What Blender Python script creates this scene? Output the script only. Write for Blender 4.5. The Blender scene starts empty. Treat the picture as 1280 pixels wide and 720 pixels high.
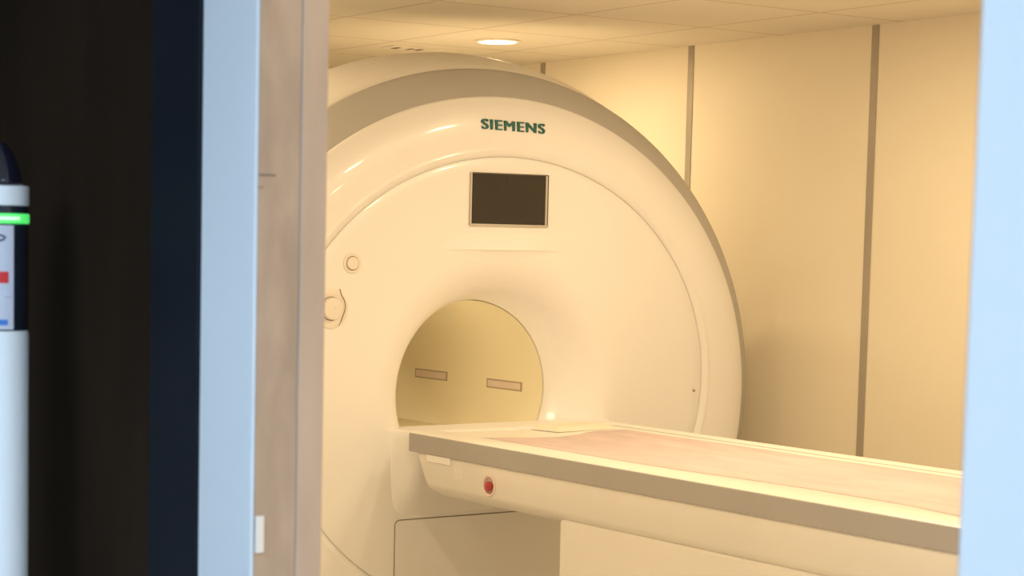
import bpy, bmesh, math, random
from mathutils import Vector, Matrix, noise
random.seed(7)
PI = math.pi
S = bpy.context.scene
COL = S.collection
Z0 = 1.12                       # height of the scanner's axis above the floor

# ------------------------------------------------------------------ camera
camd = bpy.data.cameras.new('camera')
cam = bpy.data.objects.new('camera', camd); COL.objects.link(cam)
F = 2363.05
camd.sensor_width = 36; camd.lens = F/1280*36
camd.shift_x = 173.54/1280; camd.shift_y = 129.37/1280
camd.clip_start = .05; camd.clip_end = 60
r_ = Vector((0.8456811, -0.5333976, 0.0176194)); d_ = Vector((-0.0276873, -0.0768193, -0.9966605)); f_ = Vector((0.5329699, 0.8423691, -0.0797330))
m = Matrix.Identity(4)
for k in range(3):
    m[k][0] = r_[k]; m[k][1] = -d_[k]; m[k][2] = -f_[k]
m.translation = Vector((-3.86318, -5.29695, 0.55076+Z0))
cam.matrix_world = m
camd.dof.use_dof = True; camd.dof.focus_distance = 6.6; camd.dof.aperture_fstop = 9
S.camera = cam

# ------------------------------------------------------------------ world, exposure, lights
w = bpy.data.worlds.new('world'); S.world = w; w.use_nodes = True
w.node_tree.nodes['Background'].inputs[0].default_value = (.5, .6, .8, 1)
w.node_tree.nodes['Background'].inputs[1].default_value = .05
S.view_settings.view_transform = 'Standard'; S.view_settings.look = 'None'
S.view_settings.exposure = 0; S.view_settings.gamma = 1; S.view_settings.use_curve_mapping = False
WARM = (1.0, .785, .48)
COOL = (.54, .76, 1.0)
DOWNLIGHT_W = 9.3
PANEL_W = 42
BORE_FILL_W = .95
CEIL = 1.368+Z0
FIX = [(.7, 1.016), (.40, -1.08), (.7, -3.2), (-.05, -1.5), (-.5, -3.2), (-.5, -4.4), (-1.3, .5), (-2.1, -.8), (-1.7, -2.4), (-1.7, -4.4), (.7, -4.4), (-.5, 3.0), (-1.7, 3.0)]  # first one is in view; the rest are added to brighten the room
def area(name, loc, size, watt, col, shape='DISK', sy=None, rot=(0, 0, 0)):
    l = bpy.data.lights.new(name, 'AREA'); l.shape = shape; l.size = size
    if sy: l.size_y = sy
    l.energy = watt; l.color = col
    o = bpy.data.objects.new(name, l); COL.objects.link(o); o.location = loc; o.rotation_euler = rot
    return o
for x, y in FIX:
    area('downlight_lamp', (x, y, CEIL-.012), .15, DOWNLIGHT_W, WARM)
for x, y in ((-4.2, -3.9), (-3.1, -5.9)):  # unseen panels, added in place of the control room's daylight
    area('added_panel_lamp', (x, y, 2.55-.03), .56, PANEL_W, COOL, 'SQUARE')

# ------------------------------------------------------------------ materials
def mat(name, col, rough=.5, metal=0, coat=0, spec=.5, noise_amt=0, noise_scale=8, bump=0, bscale=60, emit=None, es=0, stretch=None, col2=None):
    m = bpy.data.materials.new(name); m.use_nodes = True
    nt = m.node_tree; b = nt.nodes['Principled BSDF']
    b.inputs['Base Color'].default_value = (*col, 1)
    b.inputs['Roughness'].default_value = rough; b.inputs['Metallic'].default_value = metal
    b.inputs['Coat Weight'].default_value = coat; b.inputs['Coat Roughness'].default_value = .06
    b.inputs['Specular IOR Level'].default_value = spec
    if emit:
        b.inputs['Emission Color'].default_value = (*emit, 1); b.inputs['Emission Strength'].default_value = es
    tc = nt.nodes.new('ShaderNodeTexCoord'); mp = nt.nodes.new('ShaderNodeMapping')
    if stretch: mp.inputs['Scale'].default_value = stretch
    nt.links.new(tc.outputs['Object'], mp.inputs['Vector'])
    if noise_amt:
        n = nt.nodes.new('ShaderNodeTexNoise'); n.inputs['Scale'].default_value = noise_scale; n.inputs['Detail'].default_value = 4
        nt.links.new(mp.outputs[0], n.inputs['Vector'])
        mx = nt.nodes.new('ShaderNodeMix'); mx.data_type = 'RGBA'
        c2 = col2 or tuple(max(0, c*(1-noise_amt)) for c in col)
        mx.inputs[6].default_value = (*col, 1); mx.inputs[7].default_value = (*c2, 1)
        rp = nt.nodes.new('ShaderNodeMapRange'); rp.inputs[1].default_value = .35; rp.inputs[2].default_value = .65
        nt.links.new(n.outputs[0], rp.inputs[0]); nt.links.new(rp.outputs[0], mx.inputs[0])
        nt.links.new(mx.outputs[2], b.inputs['Base Color'])
    if bump:
        n = nt.nodes.new('ShaderNodeTexNoise'); n.inputs['Scale'].default_value = bscale
        nt.links.new(mp.outputs[0], n.inputs['Vector'])
        bp = nt.nodes.new('ShaderNodeBump'); bp.inputs['Strength'].default_value = bump; bp.inputs['Distance'].default_value = .01
        nt.links.new(n.outputs[0], bp.inputs['Height']); nt.links.new(bp.outputs[0], b.inputs['Normal'])
    return m
M = dict(
    cover=mat('scanner_cover_white', (.88, .84, .80), .34, coat=.25, noise_amt=.015, noise_scale=2),
    ledge=mat('ledge_white', (.88, .84, .80), .55, noise_amt=.01),
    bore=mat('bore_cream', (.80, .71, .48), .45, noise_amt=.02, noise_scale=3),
    body=mat('body_cover_cream', (.91, .86, .79), .5, noise_amt=.02),
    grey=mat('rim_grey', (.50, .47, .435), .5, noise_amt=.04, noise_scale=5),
    gap=mat('seam_gap', (.30, .25, .18), .8, noise_amt=.1),
    glass=mat('screen_glass', (.028, .019, .012), .12, spec=.6, noise_amt=.3, noise_scale=6, col2=(.018, .013, .01)),
    bezel=mat('bezel_silver', (.62, .58, .53), .3, metal=.5, noise_amt=.05),
    darkrim=mat('dark_bezel_edge', (.09, .07, .05), .5, noise_amt=.1),
    ink=mat('teal_lettering', (.012, .125, .105), .5, noise_amt=.05),
    slot=mat('diffuser_window', (.70, .56, .46), .5, noise_amt=.05),
    slotf=mat('diffuser_frame', (.42, .33, .22), .5, noise_amt=.05),
    knob=mat('knob_cream', (.84, .76, .68), .35, coat=.2, noise_amt=.02),
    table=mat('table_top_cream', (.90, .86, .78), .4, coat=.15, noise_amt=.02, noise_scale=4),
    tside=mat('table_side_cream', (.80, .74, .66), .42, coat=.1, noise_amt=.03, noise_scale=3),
    tgrey=mat('table_rail_grey', (.42, .385, .36), .5, noise_amt=.05, noise_scale=4),
    sheet=mat('sheet_pink_white', (.75, .585, .555), .75, noise_amt=.13, noise_scale=5, stretch=(3, .7, 3), bump=.25, bscale=18),
    pad=mat('pad_cream', (.88, .82, .66), .7, noise_amt=.05, bump=.2, bscale=30),
    red=mat('red_button', (.42, .02, .012), .3, coat=.3, noise_amt=.1),
    cup=mat('button_cup', (.86, .66, .58), .4, noise_amt=.05),
    wall=mat('wall_panel_beige', (.86, .765, .60), .6, noise_amt=.03, noise_scale=1.2, bump=.03, bscale=200),
    wallw=mat('wall_bounce_white', (.90, .87, .82), .6, noise_amt=.02),  # for unseen walls, whitened to bounce fill onto scanner and table
    joint=mat('wall_joint_metal', (.42, .36, .29), .45, metal=.3, noise_amt=.06, noise_scale=3),
    floor=mat('floor_vinyl', (.86, .83, .77), .35, noise_amt=.08, noise_scale=6),
    trim=mat('trim_white_paint', (.80, .82, .84), .45, noise_amt=.02, noise_scale=3),
    reveal2=mat('brushed_steel_edge', (.55, .44, .36), .4, metal=.2, noise_amt=.14, noise_scale=4, stretch=(4, 4, 1.0)),
    reveal=mat('brushed_steel', (.50, .39, .31), .42, metal=.2, noise_amt=.22, noise_scale=5, stretch=(4, 4, 1.3), bump=.04, bscale=150),
    black=mat('brown_black_panel', (.032, .019, .011), .7, spec=.06, noise_amt=.25, noise_scale=3, stretch=(3, 3, .6)),
    navy=mat('navy_black_panel', (.006, .008, .014), .55, spec=.25, noise_amt=.15, noise_scale=4),
    cwall=mat('control_wall_paint', (.62, .64, .66), .7, noise_amt=.03),
    pole=mat('pole_white', (.90, .90, .90), .4, coat=.1, noise_amt=.02),
    poledark=mat('pole_dark_housing', (.012, .016, .026), .25, coat=.3, noise_amt=.1),
    dome=mat('dome_black', (.010, .010, .022), .12, coat=.6, noise_amt=.1),
    label=mat('label_silver', (.66, .66, .74), .45, noise_amt=.04),
    lred=mat('label_red', (.75, .03, .03), .5, noise_amt=.05),
    lblue=mat('label_blue', (.05, .22, .65), .5, noise_amt=.05),
    lnavy=mat('label_navy', (.02, .025, .10), .5, noise_amt=.05),
    lpale=mat('label_pale', (.70, .72, .85), .5, noise_amt=.03),
    led=mat('led_green', (.1, .7, .15), .4, emit=(.08, .75, .14), es=.9),
    ledhot=mat('led_green_core', (.5, 1, .5), .4, emit=(.5, 1, .5), es=1.1),
    lampw=mat('diffuser_warm', (1, .95, .85), .5, emit=(1, .93, .80), es=9),
    lampc=mat('added_diffuser_cool', (1, 1, 1), .5, emit=(.8, .9, 1), es=6),
    lampring=mat('downlight_ring', (.85, .78, .66), .5, noise_amt=.02),
    vent=mat('vent_slot_dark', (.10, .07, .04), .7, noise_amt=.1),
    sticker=mat('sticker_white', (.80, .79, .76), .5, noise_amt=.03),
    scratch=mat('scratch_dark', (.10, .08, .07), .6, noise_amt=.3, noise_scale=40),
)
# suspended ceiling: 0.6 m tiles, thin joints
def ceiling_mat():
    m = mat('ceiling_tiles', (.76, .68, .55), .7); nt = m.node_tree; b = nt.nodes['Principled BSDF']
    tc = nt.nodes.new('ShaderNodeTexCoord'); sx = nt.nodes.new('ShaderNodeSeparateXYZ'); nt.links.new(tc.outputs['Object'], sx.inputs[0])
    def mth(op, a, bb=None, c=None):
        n = nt.nodes.new('ShaderNodeMath'); n.operation = op
        for i, v in enumerate((a, bb, c)):
            if v is None: continue
            if isinstance(v, (int, float)): n.inputs[i].default_value = v
            else: nt.links.new(v, n.inputs[i])
        return n.outputs[0]
    ds = []
    for ax, off in ((0, -.2047), (1, .7166)):
        t = mth('MULTIPLY', mth('SUBTRACT', sx.outputs[ax], off), 1/.6)
        fr = mth('FRACT', mth('ADD', t, 100.5))
        ds.append(mth('ABSOLUTE', mth('SUBTRACT', fr, .5)))
    d = mth('MULTIPLY', mth('MINIMUM', ds[0], ds[1]), .6)
    line = mth('LESS_THAN', d, .0075)
    n = nt.nodes.new('ShaderNodeTexNoise'); n.inputs['Scale'].default_value = 1.7; nt.links.new(tc.outputs['Object'], n.inputs['Vector'])
    mx0 = nt.nodes.new('ShaderNodeMix'); mx0.data_type = 'RGBA'; nt.links.new(n.outputs[0], mx0.inputs[0])
    mx0.inputs[6].default_value = (.80, .73, .60, 1); mx0.inputs[7].default_value = (.77, .70, .57, 1)
    mx = nt.nodes.new('ShaderNodeMix'); mx.data_type = 'RGBA'; nt.links.new(line, mx.inputs[0])
    nt.links.new(mx0.outputs[2], mx.inputs[6]); mx.inputs[7].default_value = (.62, .52, .39, 1)
    nt.links.new(mx.outputs[2], b.inputs['Base Color'])
    return m
M['ceil'] = ceiling_mat()

# ------------------------------------------------------------------ mesh helpers
def link(name, bm, mt, parent=None, smooth=False, angle=None, **tags):
    me = bpy.data.meshes.new(name); bmesh.ops.recalc_face_normals(bm, faces=bm.faces[:])
    bm.to_mesh(me); bm.free()
    for p in me.polygons: p.use_smooth = smooth
    if smooth and angle: me.set_sharp_from_angle(angle=math.radians(angle))
    me.materials.append(M[mt] if isinstance(mt, str) else mt)
    o = bpy.data.objects.new(name, me); COL.objects.link(o)
    if parent: o.parent = parent
    for k, v in tags.items(): o[k] = v
    return o
def empty(name, loc, label, cat, group=None):
    o = bpy.data.objects.new(name, None); COL.objects.link(o); o.location = loc; o.empty_display_size = .1
    o['label'] = label; o['category'] = cat
    if group: o['group'] = group
    return o
def box(bm, x0, x1, y0, y1, z0, z1, bev=0, seg=2):
    vs = bmesh.ops.create_cube(bm, size=1)['verts']
    for v in vs:
        v.co = Vector((x0+(v.co.x+.5)*(x1-x0), y0+(v.co.y+.5)*(y1-y0), z0+(v.co.z+.5)*(z1-z0)))
    if bev:
        es = {e for v in vs for e in v.link_edges}
        bmesh.ops.bevel(bm, geom=list(es), offset=bev, segments=seg, affect='EDGES', profile=.5)
def bx(*a, **k):
    bm = bmesh.new(); box(bm, *a, **k); return bm
def grid(rows, closed=False):
    """rows of points -> quad mesh; closed joins the ends of every row"""
    bm = bmesh.new(); V = [[bm.verts.new(p) for p in r] for r in rows]; n = len(rows[0])
    for i in range(len(rows)-1):
        for j in range(n if closed else n-1):
            a, b, c, d = V[i][j], V[i][(j+1) % n], V[i+1][(j+1) % n], V[i+1][j]
            bm.faces.new((a, b, c, d))
    return bm, V
def ering(cx, cz, rx, rz, y, n=256, zmin=None):
    out = []
    for k in range(n):
        t = 2*PI*k/n; z = cz+rz*math.sin(t)
        if zmin is not None: z = max(z, zmin)
        out.append((cx+rx*math.cos(t), y, z))
    return out
def lathe(prof, n=48, axis='z', c=(0, 0, 0), cap0=True, cap1=True):
    rows = []
    for r, h in prof:
        row = []
        for k in range(n):
            t = 2*PI*k/n
            if axis == 'z': row.append((c[0]+r*math.cos(t), c[1]+r*math.sin(t), c[2]+h))
            elif axis == 'y': row.append((c[0]+r*math.cos(t), c[1]+h, c[2]+r*math.sin(t)))
            else: row.append((c[0]+h, c[1]+r*math.cos(t), c[2]+r*math.sin(t)))
        rows.append(row)
    bm, V = grid(rows, True)
    if cap0: bm.faces.new(V[0])
    if cap1: bm.faces.new(V[-1])
    return bm
def tube(bm, pts, r, n=8, close=False):
    P_ = [Vector(p) for p in pts]; rows = []
    for i, p in enumerate(P_):
        a = P_[i-1] if (i > 0 or close) else p; b = P_[(i+1) % len(P_)] if (i < len(P_)-1 or close) else p
        t = (b-a).normalized(); u = t.cross(Vector((0, 0, 1)) if abs(t.z) < .9 else Vector((1, 0, 0))).normalized(); v = t.cross(u)
        rows.append([bm.verts.new(p+r*(math.cos(2*PI*k/n)*u+math.sin(2*PI*k/n)*v)) for k in range(n)])
    for i in range(len(rows) if close else len(rows)-1):
        A, B = rows[i], rows[(i+1) % len(rows)]
        for k in range(n): bm.faces.new((A[k], A[(k+1) % n], B[(k+1) % n], B[k]))
    if not close: bm.faces.new(rows[0]); bm.faces.new(rows[-1])
def sm(a, b, x):
    t = max(0, min(1, (x-a)/(b-a))); return t*t*(3-2*t)

# ------------------------------------------------------------------ setting
XW0, XW1 = -2.70, -2.60            # door wall, control side and scanner side
DY0, DY1 = -4.311, -3.170          # doorway
DTOP = 1.32+Z0
RX1 = 1.409; RY0, RY1 = -5.3, 3.6
def struct(name, bm, mt, parent=None, **t):
    return link(name, bm, mt, parent, **({} if parent else {'kind': 'structure'}), **t)
struct('floor', bx(-6.5, RX1+.1, -8.0, RY1+.1, -.1, 0), 'floor')
struct('ceiling', bx(XW1, RX1, RY0, RY1, CEIL, CEIL+.1), 'ceil')
wr = struct('wall_right', bx(RX1, RX1+.1, RY0, RY1+.1, 0, CEIL+.1), 'wall')
for k in range(-1, 6):
    y = 1.6388-k*.9981
    struct('joint_strip', bx(RX1-.004, RX1+.01, y-.017, y+.017, .0, CEIL-.001, bev=.0015), 'joint', wr)
wb = struct('wall_back', bx(XW1, RX1, RY1, RY1+.1, 0, CEIL+.1), 'wall')
for k in range(4):
    x = 1.409-.998*(k+.6)
    if x > XW1+.1: struct('joint_strip', bx(x-.017, x+.017, RY1-.004, RY1+.01, 0, CEIL-.001), 'joint', wb)
struct('wall_near', bx(XW1, RX1+.1, RY0-.1, RY0, 0, CEIL+.1), 'wallw')
bm = bmesh.new()                   # scanner-room skin of the door wall, with the doorway left open
ZT = CEIL+.1
for (a, b, z0, z1) in ((RY0-.1, DY0, 0, ZT), (DY1, RY1+.1, 0, ZT), (DY0, DY1, DTOP, ZT)):
    box(bm, XW1-.035, XW1, a, b, z0, z1)
struct('wall_left', bm, 'wallw')
bm = bmesh.new()
for (a, b, z0, z1) in ((-8.0, -4.461, 0, 2.7), (-4.461, -3.018, DTOP+.15, 2.7)):
    box(bm, XW0+.006, XW1-.036, a, b, z0, z1)
struct('wall_control', bm, 'cwall')
struct('wall_dark', bx(XW0+.004, XW1-.036, -2.869, RY1+.1, 0, 2.7), 'black')
struct('trim_2', bx(XW0-.004, XW1-.036, -3.017, -2.870, 0, 2.7, bev=.003), 'navy')
# white door casing on the control side, and metal lining of the reveal
bm = bmesh.new()
box(bm, XW0, XW1-.037, DY1, -3.0175, 0, DTOP+.15, bev=.004)
box(bm, XW0, XW1-.037, -4.4605, DY0, 0, DTOP+.15, bev=.004)
box(bm, XW0, XW1-.037, DY0, DY1, DTOP, DTOP+.15, bev=.004)
tr = struct('trim_1', bm, 'trim')
bm = bmesh.new()
for a, b in ((DY1-.0015, DY1+.02), (DY0-.02, DY0+.0015)):
    box(bm, XW0+.003, -2.6352, a, b, 0, DTOP, bev=.001)
box(bm, XW0+.003, XW1+.003, DY0, DY1, DTOP-.0015, DTOP+.02)
rl = struct('trim_3', bm, 'reveal')
bm = bmesh.new()
for a, b in ((DY1-.003, DY1+.02), (DY0-.02, DY0+.003)):
    box(bm, -2.6350, XW1+.004, a, b, 0, DTOP, bev=.0015)
struct('trim_4', bm, 'reveal2')
struct('strike_plate', bx(-2.6955, -2.6835, DY1-.005, DY1-.0012, .145+Z0, .193+Z0, bev=.001), 'sticker', rl, label='small white plate')
bm = bmesh.new()
box(bm, -2.6965, -2.672, DY1-.0023, DY1-.0012, .6305+Z0, .6320+Z0)
box(bm, -2.6965, -2.690, DY1-.0023, DY1-.0012, .615+Z0, .6162+Z0)
struct('scratch', bm, 'scratch', rl, label='thin dark scratch')
# control room shell
struct('wall_control_far', bx(-6.6, -6.5, -8.0, RY1+.1, 0, 2.7), 'cwall')
struct('wall_control_rear', bx(-6.5, XW0, -8.1, -8.0, 0, 2.7), 'cwall')
struct('wall_control_end', bx(-6.5, XW0, RY1, RY1+.1, 0, 2.7), 'cwall')
struct('ceiling_control', bx(-6.5, XW1-.036, -8.0, RY1+.1, 2.55, 2.7), 'cwall')

# ------------------------------------------------------------------ MRI scanner
ms = empty('mri_scanner', (.02, .8, 0), 'large cream ring-shaped MRI scanner with a round bore, dark screen and green lettering', 'mri scanner')
def part(name, bm, mt, parent=ms, **k):
    p = parent
    o = link(name, bm, mt, p, **k)
    if p is ms: o.matrix_parent_inverse = Matrix.Translation(-ms.location)
    return o
def up(bm):
    for v in bm.verts: v.co.z += Z0
    return bm
# front cover: bore rim, funnel, inner disc, groove, outer annulus, edge
bx0, bz0, brx, brz = .005, .025, .34, .32
rings = []
a, b = .18, .19
rings.append((bx0, bz0, brx+.002, brz+.002, b+.012))
for i in range(19):
    ph = PI/2*i/18
    r = .002+a*(1-math.cos(ph)); rings.append((bx0, bz0, brx+r, brz+r, b-b*math.sin(ph)))
for i in range(1, 10):
    t = i/9; rings.append((bx0+(.03-bx0)*t, bz0+(.059-bz0)*t, .522+(.903-.522)*t, .502+(.781-.502)*t, 0))
g = (.03, .059)
rings += [(*g, .9045, .7825, .001), (*g, .9052, .7832, .006), (*g, .9078, .7858, .006), (*g, .9085, .7865, .001), (*g, .911, .789, -.002), (*g, .920, .798, -.006), (*g, .930, .808, -.0105), (*g, .9315, .8095, -.0105), (*g, .9325, .8105, -.0100)]
oc = (.02, 0, 1.152, 1.052)
for i in range(1, 15):
    t = i/14
    c = [(1-t)*p+t*q for p, q in zip((*g, .9325, .8105), (oc[0], oc[1], oc[2]-.008, oc[3]-.008))]
    rings.append((*c, -.0100+.036*t**3.4))
rings += [(oc[0], oc[1], oc[2]-.003, oc[3]-.003, .0285), (oc[0], oc[1], oc[2], oc[3], .035), (oc[0], oc[1], oc[2], oc[3], .045)]
bm, V = grid([ering(*r, n=360, zmin=-1.10) for r in rings], True)
for i in range(20):                 # the funnel stops at the sill: flat face under the table end
    for v in V[i]: v.co.y *= sm(-.15, -.122, v.co.z)
part('front_cover', up(bm), 'cover', smooth=True, angle=50)
# grey band sloping back from the face
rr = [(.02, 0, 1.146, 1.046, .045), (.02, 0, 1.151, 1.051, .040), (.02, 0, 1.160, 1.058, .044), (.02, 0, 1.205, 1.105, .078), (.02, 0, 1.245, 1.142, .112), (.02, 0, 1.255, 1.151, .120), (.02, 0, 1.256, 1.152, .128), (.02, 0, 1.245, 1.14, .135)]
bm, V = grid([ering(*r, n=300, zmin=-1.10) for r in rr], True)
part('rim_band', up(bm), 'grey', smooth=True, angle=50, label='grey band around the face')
rr = [(.02, 0, 1.235, 1.13, .132), (.02, 0, 1.252, 1.148, .136), (.02, 0, 1.272, 1.170, .165), (.02, 0, 1.30, 1.202, .24), (.02, 0, 1.318, 1.222, .32), (.02, 0, 1.32, 1.226, .40), (.02, 0, 1.30, 1.20, .50), (.02, 0, 1.20, 1.09, .60), (.02, 0, 1.05, .96, .68), (.02, 0, 1.02, .93, .74), (.02, 0, 1.02, .93, 1.42), (.02, 0, .98, .90, 1.54), (.02, 0, .90, .82, 1.60), (.03, 0, .50, .50, 1.60), (bx0, bz0, .38, .36, 1.57), (bx0, bz0, .345, .325, 1.50)]
bm, V = grid([ering(*r, n=256, zmin=-1.115) for r in rr], True)
part('body_cover', up(bm), 'body', smooth=True, angle=50)
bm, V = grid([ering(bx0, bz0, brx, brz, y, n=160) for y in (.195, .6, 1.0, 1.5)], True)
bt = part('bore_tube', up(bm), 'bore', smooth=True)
# added lamp strip, out of sight on the left inner wall, brightens the bore
for y0, y1 in ((.25, .55),):
    rows = [[(bx0+(brx-.003)*math.cos(math.radians(t)), y, bz0+(brz-.003)*math.sin(math.radians(t))) for t in (140, 143, 146, 149)] for y in (y0, y1)]
    bm, V = grid(rows)
    gr = bmesh.ops.extrude_face_region(bm, geom=bm.faces[:])
    for v in gr['geom']:
        if isinstance(v, bmesh.types.BMVert): v.co.x += .004; v.co.z -= .003
    part('bore_fill_strip', up(bm), 'lampw', bt, label='slim glowing strip added to brighten the bore')
    an = math.radians(144.5); c = Vector((bx0+(brx-.015)*math.cos(an), (y0+y1)/2, bz0+(brz-.015)*math.sin(an)+Z0))
    l = area('bore_fill_lamp', c, .26, BORE_FILL_W, WARM, 'RECTANGLE', .03)
    nrm = Vector((-math.cos(an), 0, -math.sin(an)))           # shines towards the bore axis
    zax = -nrm; xax = Vector((0, 1, 0)); yax = zax.cross(xax)
    l.matrix_world = Matrix.Translation(c) @ Matrix((xax, yax, zax)).transposed().to_4x4()
# flat bed runway inside the bore
half = brx*math.sqrt(1-((-.16-bz0)/brz)**2)
rows = []
for y in (.10, 1.5):
    rows.append([(bx0-half, y, -.16), (bx0-half+.02, y, -.165), (bx0-.12, y, -.165), (bx0-.10, y, -.18), (bx0+.10, y, -.18), (bx0+.12, y, -.165), (bx0+half-.02, y, -.165), (bx0+half, y, -.16)])
bm, V = grid(rows)
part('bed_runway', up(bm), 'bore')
# two light windows on the right inner wall of the bore
for (y0, y1, a0, a1) in ((.320, .544, -4.5, 1.8), (.810, 1.038, -3.8, 2.8)):
    for nm, mt, r, e, ea in (('light_window', 'slotf', -.0015, 0, 0), ('diffuser', 'slot', -.0030, .009, 1.0)):
        rows = [[(bx0+(brx+r)*math.cos(math.radians(t)), y, bz0+(brz+r)*math.sin(math.radians(t))) for t in [a0+ea+(a1-a0-2*ea)*k/8 for k in range(9)]] for y in (y0+e, y1-e)]
        bm, V = grid(rows)
        gr = bmesh.ops.extrude_face_region(bm, geom=bm.faces[:])
        for v in gr['geom']:
            if isinstance(v, bmesh.types.BMVert):
                v.co.x += .003*(1 if nm == 'light_window' else .6)
        if nm == 'light_window': fr = part(nm, up(bm), mt, bt)
        else: part(nm, up(bm), mt, fr, label='pale pinkish diffuser')
# docking sill that fills the foot of the funnel and bulges out under the table end
rows = []
P_ = [(.30, -.125), (.085, -.125), (.082, -.086), (.078, -.0815), (-.06, -.0815), (-.082, -.084), (-.093, -.092), (-.097, -.106), (-.097, -.15), (-.088, -.18), (-.072, -.22), (-.048, -.27), (-.022, -.325), (.003, -.38)]
xs = [-.475, -.47, -.462, -.45, -.44, -.43, -.42, -.41, -.395, -.37, -.34] + [-.3+.06*k for k in range(12)]
xs = xs + [.06-x for x in xs if x < -.33][::-1]
for x in xs:
    e = min(sm(-.45, -.36, x), sm(-.45, -.36, .06-x))
    rows.append([(x, y if y > 0 else y*e+.004*(1-e), z) for y, z in P_])
bm, V = grid(rows)
part('docking_sill', up(bm), 'cover', smooth=True, angle=40)
# display
sx0, sx1, sz0, sz1 = -.135, .197, .6105, .788
ds = part('display_screen', up(bx(sx0, sx1, -.006, .01, sz0, sz1, bev=.003)), 'darkrim')
bm = bmesh.new()
box(bm, sx0-.003, sx1+.001, -.008, .004, sz0-.004, sz0+.003, bev=.001)
box(bm, sx0-.003, sx0+.003, -.008, .004, sz0, sz1, bev=.001)
box(bm, sx1-.016, sx1-.008, -.009, .004, sz0, sz1-.004, bev=.001)
part('bezel', up(bm), 'bezel', ds, label='thin silver bezel')
part('glass_panel', up(bx(sx0+.004, sx1-.017, -.0085, -.004, sz0+.004, sz1-.005, bev=.001)), 'glass', ds, label='dark brown glossy glass')
# ledge beneath the display
def face_y(x, z):
    lo, hi = 0, .6
    for _ in range(30):
        d = (lo+hi)/2
        if ((x-bx0)/(brx+d))**2+((z-bz0)/(brz+d))**2 > 1: lo = d
        else: hi = d
    return 0 if d >= a+.002 else b-b*math.sin(math.acos(max(-1, min(1, 1-(d-.002)/a))))
rows = []
for i in range(61):
    x = -.262+.548*i/60; u = (x-.012)/.274; h = .013*max(0, 1-u*u)**1.3
    row = []
    for k in range(15):
        t = k/14; row.append((x, .0012-h*(1-t)**1.7, .526+.078*t))
    low = [(x, .0008+face_y(x, .525-(.004+.050*h/.013)*(k/16))-h*(.8*(1-k/16)**2.6+(.2 if k == 0 else 0)), .525-(.004+.050*h/.013)*(k/16)) for k in range(17)][::-1]
    rows.append(low+row)
bm, V = grid(rows)
part('display_ledge', up(bm), 'ledge', smooth=True, angle=30)
# maker's lettering
def text_mesh(s, off=.0):
    c = bpy.data.curves.new('t', 'FONT'); c.body = s; c.extrude = .02; c.offset = off; c.space_character = 1.14
    o = bpy.data.objects.new('t', c); COL.objects.link(o)
    bpy.context.view_layer.update()
    me = bpy.data.meshes.new_from_object(o.evaluated_get(bpy.context.evaluated_depsgraph_get()))
    bpy.data.objects.remove(o); bm = bmesh.new(); bm.from_mesh(me)
    return bm
bm = bmesh.new()
for dx in (-.022, -.011, 0, .011, .022):     # bold strokes
    b1 = text_mesh('SIEMENS', .0)
    for v in b1.verts: v.co.x += dx; v.co.z += .0004*dx/.035
    me = bpy.data.meshes.new('t'); b1.to_mesh(me); b1.free(); bm.from_mesh(me); bpy.data.meshes.remove(me)
x0 = min(v.co.x for v in bm.verts); x1 = max(v.co.x for v in bm.verts); y0 = min(v.co.y for v in bm.verts); y1 = max(v.co.y for v in bm.verts)
for v in bm.verts:
    X, Y, Zv = v.co
    xx = -.100+(X-x0)/(x1-x0)*.269
    v.co = Vector((xx, -.0125-.05*(Zv-.02) if Zv > 0 else .0, .9355-.006*(xx+.1)/.27+(Y-y0)/(y1-y0)*.0345))
part('lettering', up(bm), 'ink', label='dark green SIEMENS lettering')
# the upper small knob and the larger turning knob by the left edge
k1 = part('release_button', up(lathe([(.0335, .001), (.0335, -.003), (.031, -.0045), (.0245, -.0045), (.0235, -.002), (.0225, .001)], 48, 'y', (-.603, 0, .474))), 'knob', smooth=True, angle=30)
part('button_gap', up(lathe([(.0240, .0), (.0240, -.0026)], 48, 'y', (-.603, 0, .474))), 'gap', k1)
part('button_cap', up(lathe([(.0215, 0), (.0215, -.007), (.019, -.0095), (.010, -.0102), (.001, -.0102)], 48, 'y', (-.603, 0, .474))), 'knob', k1, smooth=True, angle=40)
k2 = part('turning_knob', up(lathe([(.066, .001), (.0655, -.003), (.062, -.0045), (.050, -.004), (.045, -.002), (.040, -.002)], 56, 'y', (-.682, 0, .326))), 'knob', smooth=True, angle=30)
part('knob_gap', up(lathe([(.0395, 0), (.0395, -.0032)], 48, 'y', (-.682, 0, .326))), 'gap', k2)
bm = bmesh.new(); pts = [(-.650, -.0045, .390), (-.645, -.005, .372), (-.632, -.005, .352), (-.628, -.005, .335), (-.630, -.005, .318), (-.638, -.005, .300), (-.645, -.005, .283), (-.652, -.0045, .270)]
tube(bm, pts, .0016)
part('cover_crack', up(bm), 'gap', k2, smooth=True, label='thin wavy dark seam')
part('knob_cap', up(lathe([(.0365, 0), (.0365, -.016), (.034, -.020), (.020, -.022), (.006, -.0225), (.005, -.0215), (.001, -.0215)], 48, 'y', (-.682, 0, .326))), 'knob', k2, smooth=True, angle=40)
part('screw', up(lathe([(.006, .001), (.006, -.002), (.004, -.003), (.001, -.003)], 16, 'y', (.901, 0, .014))), 'joint', smooth=True)
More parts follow.
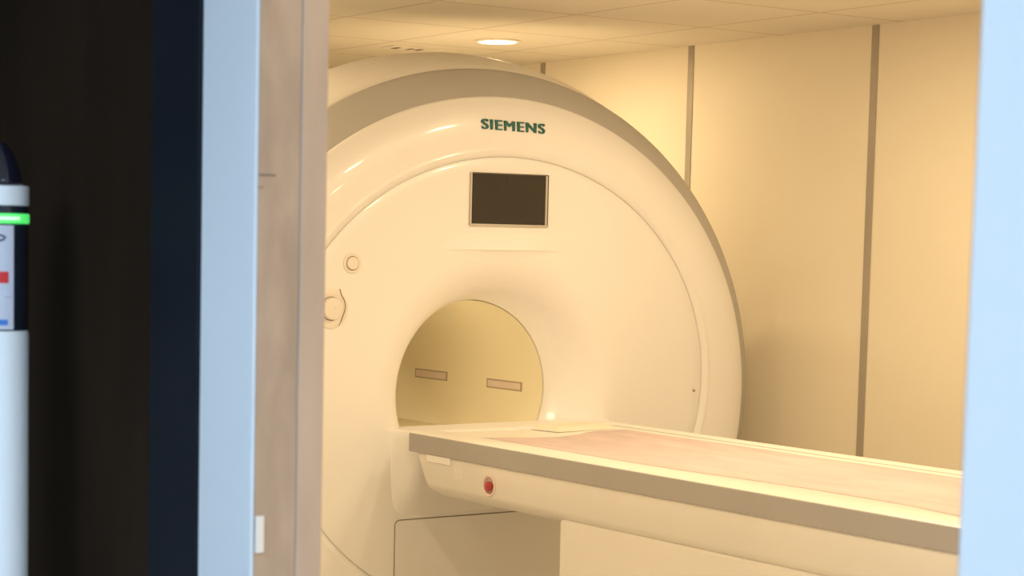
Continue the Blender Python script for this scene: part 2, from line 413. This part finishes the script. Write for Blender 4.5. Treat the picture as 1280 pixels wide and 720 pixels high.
# service panel low on the face: rounded outline seam with the panel inside it
def rrect(x0, x1, z0, z1, r, n=8):
    out = []
    for cx, cz, a0 in ((x1-r, z1-r, 0), (x0+r, z1-r, 90), (x0+r, z0+r, 180), (x1-r, z0+r, 270)):
        for k in range(n+1):
            t = math.radians(a0+90*k/n); out.append((cx+r*math.cos(t), cz+r*math.sin(t)))
    return out
def plate(o, y0, y1, inset=0):
    bm = bmesh.new()
    A = [bm.verts.new((x, y0, z)) for x, z in o]; B = [bm.verts.new((x, y1, z)) for x, z in o]
    bm.faces.new(A); bm.faces.new(B)
    for i in range(len(o)): bm.faces.new((A[i], A[(i+1) % len(o)], B[(i+1) % len(o)], B[i]))
    return bm
sp = part('service_panel', up(plate(rrect(-.4145, .4745, -.70, -.3915, .018), -.0035, .002)), 'cover')
part('panel_gap', up(plate(rrect(-.418, .478, -.7035, -.388, .0215), -.0012, .002)), 'gap', sp)

# ------------------------------------------------------------------ patient table
tb = empty('patient_table', (0, -1.6, 0), 'long cream patient table with a grey side rail reaching into the scanner', 'patient table')
def tpart(name, bm, mt, parent=tb, **k):
    o = link(name, up(bm), mt, parent, **k)
    if parent is tb: o.matrix_parent_inverse = Matrix.Translation(-tb.location)
    return o
TX0, TX1, TY0, TY1 = -.43, .43, -3.0, -.101
# top: shallow tray with raised cream edges
rows = []
px_ = [(TX0+.001, -.10), (TX0, -.082), (TX0+.004, -.0795), (TX0+.10, -.0790), (TX0+.13, -.081), (TX0+.16, -.086), (0, -.089), (TX1-.07, -.087), (TX1-.045, -.082), (TX1-.03, -.076), (TX1-.01, -.075), (TX1, -.078), (TX1-.001, -.10)]
for y in [TY0, TY0+.01]+[TY0+.1*k for k in range(1, 29)]+[TY1-.01, TY1]:
    rows.append([(x, y, z) for x, z in px_])
bm, V = grid(rows)
bm.faces.new(V[0]); bm.faces.new(V[-1])
tpart('table_top', bm, 'table', smooth=True, angle=45)
# grey rails
bm = bmesh.new()
box(bm, TX0-.003, TX0+.05, TY0, TY1, -.1425, -.0815, bev=.003)
tpart('side_rail', bm, 'tgrey', label='flat grey rail')
bm = bmesh.new()
box(bm, TX1-.05, TX1+.003, TY0, TY1, -.1425, -.0815, bev=.003)
tpart('side_rail', bm, 'tgrey', label='flat grey rail')
tpart('table_core', bx(TX0+.05, TX1-.05, TY0, TY1-.002, -.142, -.095), 'tside')
# lower housing: side profile with a slanting nose and rounded underside
def hull(ys, y_end):
    rows = []
    half_ = [(-.424, -.1435), (-.427, -.150), (-.428, -.19), (-.427, -.235), (-.422, -.252), (-.410, -.266), (-.39, -.276), (-.35, -.280)]
    sec = half_+[(-x, z) for x, z in half_[::-1]]
    for d in (0, .004, .012, 1):
        row = []
        for x, z in sec:
            nose = -.137-.62*max(0, (-.1435-z))*1.0 - (.03 if z < -.262 else 0)*1.0
            sc = {0: .985, .004: .994, .012: 1, 1: 1}[d]
            zz = -.1435+(z+.1435)*sc
            row.append((x*sc, (nose-d) if d < .5 else y_end, zz))
        rows.append(row)
    bm, V = grid(rows)
    bm.faces.new(V[0]); bm.faces.new(V[-1])
    for i in range(len(rows)-1): bm.faces.new((V[i][0], V[i+1][0], V[i+1][-1], V[i][-1]))
    return bm
hs = tpart('side_housing', hull(None, TY0), 'tside', smooth=True, angle=35)
bm = bx(-.4335, -.418, -.342, -.208, -.166, -.1425, bev=.003)
tpart('grip_block', bm, 'cover', hs, label='small white block')
tpart('switch_plate', bx(-.4282, -.424, -.41, -.355, -.205, -.150, bev=.001), 'tside', hs)
# emergency stop: recessed cup with red mushroom button
eb = tpart('stop_button', lathe([(.034, .002), (.034, -.0035), (.031, -.0055), (.028, -.004), (.0255, -.001)], 40, 'x', (-.4275, -.553, -.205), cap0=False, cap1=False), 'cup', hs, smooth=True, angle=40, label='pale pink ring around a red stop button')
tpart('button_cup', lathe([(.0275, -.0015), (.012, -.001), (.001, -.001)], 40, 'x', (-.4275, -.553, -.205)), 'cup', eb, smooth=True)
tpart('button_head', lathe([(.011, 0), (.012, -.006), (.0165, -.008), (.0165, -.012), (.012, -.016), (.001, -.017)], 32, 'x', (-.4275, -.562, -.205), cap0=False), 'red', eb, smooth=True, label='deep red button')
# pedestal
bm = bx(-.421, .421, -2.75, -.90, -1.12, -.262, bev=.012, seg=3)
tpart('pedestal', bm, 'tside', smooth=True, angle=35)

# ------------------------------------------------------------------ sheet and pad on the table
def sheet_z(x, y):
    s = 0
    s += .008*noise.noise(Vector((x*6, y*1.6, 1.3)))
    s += .011*abs(noise.noise(Vector((x*9+y*1.5, y*1.9, 4.1))))
    s += .004*noise.noise(Vector((x*22+y*4, y*7, 9)))+.005*(1-abs(noise.noise(Vector((x*14-y*2.5, y*2.2, 2.2)))))**6-.003
    return s
rows = []
NX, NY = 70, 200
for j in range(NY+1):
    t = j/NY; row = []
    for i in range(NX+1):
        u = i/NX
        yf = -.30-.06*math.sin(min(1, u/.45)*PI/2)+.10*sm(.42, .85, u)+.012*noise.noise(Vector((u*9, 2, 0)))
        y = yf+(-2.93-yf)*t
        xl = -.285+.10*sm(-.8, -2.1, y) if y < -.8 else -.285
        xl = -.285+.07*sm(.8, 1.9, -y)-.05*sm(2.0, 2.3, -y)+.014*noise.noise(Vector((3, y*2.3, 0)))
        xr = .355+.008*noise.noise(Vector((7, y*3, 0)))
        x = xl+(xr-xl)*u
        # tray height beneath
        if x < TX0+.13: zt = -.079-(.002)*max(0, (x-(TX0+.10))/.03)
        elif x < TX0+.16: zt = -.081-.005*(x-TX0-.13)/.03
        elif x < 0: zt = -.086-.003*(x-TX0-.16)/(.27)
        else: zt = -.089+.002*x/.36
        edge = min(u, 1-u, t*6)*12
        row.append((x, y, zt+.0006+max(0, sheet_z(x, y)+.003)*min(1, edge*.35)))
    rows.append(row)
bm, V = grid(rows)
gr = bmesh.ops.extrude_face_region(bm, geom=bm.faces[:])
for v in gr['geom']:
    if isinstance(v, bmesh.types.BMVert): v.co.z += .0005
sh = link('table_sheet', up(bm), 'sheet', smooth=True, label='thin crumpled pinkish white sheet spread along the patient table', category='sheet')
rows = []
for j in range(25):
    v = j/24; row = []
    for i in range(31):
        u = i/30
        e = (1-abs(2*u-1)**6)*(1-abs(2*v-1)**6)
        x = .05+.27*u+.03*v; y = -.108-.115*v-.02*(1-u)
        row.append((x, y, -.0868+.020*max(0, e)**.4+.002*noise.noise(Vector((x*20, y*20, 0)))*e))
    rows.append(row)
bm, V = grid(rows)
bm.faces.new([V[0][i] for i in range(31)]+[V[j][30] for j in range(1, 25)]+[V[24][i] for i in range(29, -1, -1)]+[V[j][0] for j in range(23, 0, -1)])
link('cushion_pad', up(bm), 'pad', smooth=True, angle=60, label='small soft cream pad at the scanner end of the table', category='pad')

# ------------------------------------------------------------------ ceiling fixtures
proto = None
for i, (x, y) in enumerate(FIX):
    lab = 'round recessed downlight glowing white in the tiled ceiling above the scanner' if i == 0 else 'round recessed downlight added to the scanner room ceiling for its light, outside the view'
    if proto is None:
        t = empty('ceiling_downlight', (x, y, CEIL), lab, 'ceiling light')
        link('trim_ring', lathe([(.078, -.0005), (.094, -.0005), (.094, -.004), (.080, -.008), (.078, -.006)], 48, cap0=False, cap1=False), 'lampring', t, smooth=True, angle=40)
        link('diffuser', lathe([(.078, -.001), (.078, -.005), (.06, -.0065), (.001, -.007)], 48), 'lampw', t, smooth=True)
        proto = t
    else:
        t = proto.copy(); COL.objects.link(t); t.location = (x, y, CEIL); t['label'] = lab
        for ch in proto.children:
            c = ch.copy(); COL.objects.link(c); c.parent = t
        t['group'] = 'added downlights outside the view'
for x, y in ((-4.2, -3.9), (-3.1, -5.9)):
    t = empty('added_panel_light', (x, y, 2.55), 'square cool white panel standing in for daylight, added to the control room ceiling, outside the view', 'ceiling light', 'added control room panel lights')
    link('frame', bx(-.3, .3, -.3, .3, -.012, 0, bev=.003), 'trim', t)
    link('diffuser', bx(-.28, .28, -.28, .28, -.016, -.010), 'lampc', t)
# small vent with dark slots
vt = empty('ceiling_vent', (.61, 1.50, CEIL), 'small slotted ceiling vent with dark marks beyond the downlight', 'vent')
link('plate', bx(-.13, .13, -.05, .05, -.004, -.0002, bev=.001), 'lampring', vt)
for dx, wd in ((-.085, .022), (-.015, .016), (.03, .022)):
    link('slot', bx(dx-wd/2, dx+wd/2, -.02, .03, -.0052, -.0035), 'vent', vt)

# ------------------------------------------------------------------ detector pole beside the door
PX, PY, R = -2.85, -2.672, .042
pl = empty('detector_pole', (PX, PY, 0), 'slim white pole with a black dome, glowing green ring and silver label beside the doorway', 'detector pole')
link('base_plate', lathe([(.10, 0), (.10, .012), (.095, .016), (.045, .018)], 48), 'pole', pl, smooth=True, angle=40)
link('lower_tube', lathe([(R, .016), (R, .405+Z0), (R-.002, .411+Z0)], 64), 'pole', pl, smooth=True, angle=40)
hz = link('sensor_housing', lathe([(R-.001, .411+Z0), (R-.001, .592+Z0)], 64), 'poledark', pl, smooth=True, angle=40, label='black glossy housing')
ang0 = math.atan2(-5.297-PY, -3.863-PX)       # towards the camera side
def arc(a0, a1, z0, z1, r, th=.0008, n=16):
    rows = [[(r*math.cos(ang0+math.radians(a0+(a1-a0)*k/n)), r*math.sin(ang0+math.radians(a0+(a1-a0)*k/n)), z) for k in range(n+1)] for z in (z0, z1)]
    bm, V = grid(rows)
    gr = bmesh.ops.extrude_face_region(bm, geom=bm.faces[:])
    for v in gr['geom']:
        if isinstance(v, bmesh.types.BMVert): v.co.x *= 1+th/r; v.co.y *= 1+th/r
    return bm
lb = link('label_plate', arc(-70, 28, .413+Z0, .563+Z0, R-.001), 'label', hz, smooth=True, angle=40, label='silver label')
link('red_square', arc(-4, 17, .480+Z0, .4965+Z0, R-.0002), 'lred', lb, smooth=True, angle=40, label='red square mark')
link('blue_bar', arc(-40, 16, .4195+Z0, .4275+Z0, R-.0002), 'lblue', lb, smooth=True, angle=40, label='blue bar mark')
bm = bmesh.new()
pts = []
for k in range(11):
    t = k/10; an = ang0+math.radians(-22+33*math.sin(PI*min(1, t*1.05))); zz = .5525+Z0-.016*t
    pts.append(((R+.0002)*math.cos(an), (R+.0002)*math.sin(an), zz))
tube(bm, pts, .0013)
link('swoosh_mark', bm, 'lnavy', lb, smooth=True, label='dark curved mark')
link('round_mark', arc(10, 21, .459+Z0, .467+Z0, R-.0002), 'lpale', lb, smooth=True, label='pale dot')
link('led_ring', lathe([(R-.001, .5655+Z0), (R+.0003, .567+Z0), (R+.0003, .578+Z0), (R-.001, .580+Z0)], 64, cap0=False, cap1=False), 'led', pl, smooth=True, label='glowing green ring')
hc = link('led_cluster', arc(-30, 42, .5705+Z0, .5755+Z0, R+.0002, th=.0003), 'ledhot', pl, smooth=True, label='bright green light points')
link('collar', lathe([(R-.003, .590+Z0), (R, .592+Z0), (R, .618+Z0), (R-.002, .620+Z0), (.030, .6205+Z0)], 64), 'pole', pl, smooth=True, angle=40)
link('dome', lathe([(.033, .620+Z0), (.032, .628+Z0), (.030, .638+Z0), (.0265, .650+Z0), (.022, .662+Z0), (.016, .673+Z0), (.009, .681+Z0), (.001, .684+Z0)], 48), 'dome', pl, smooth=True, label='black glossy dome')
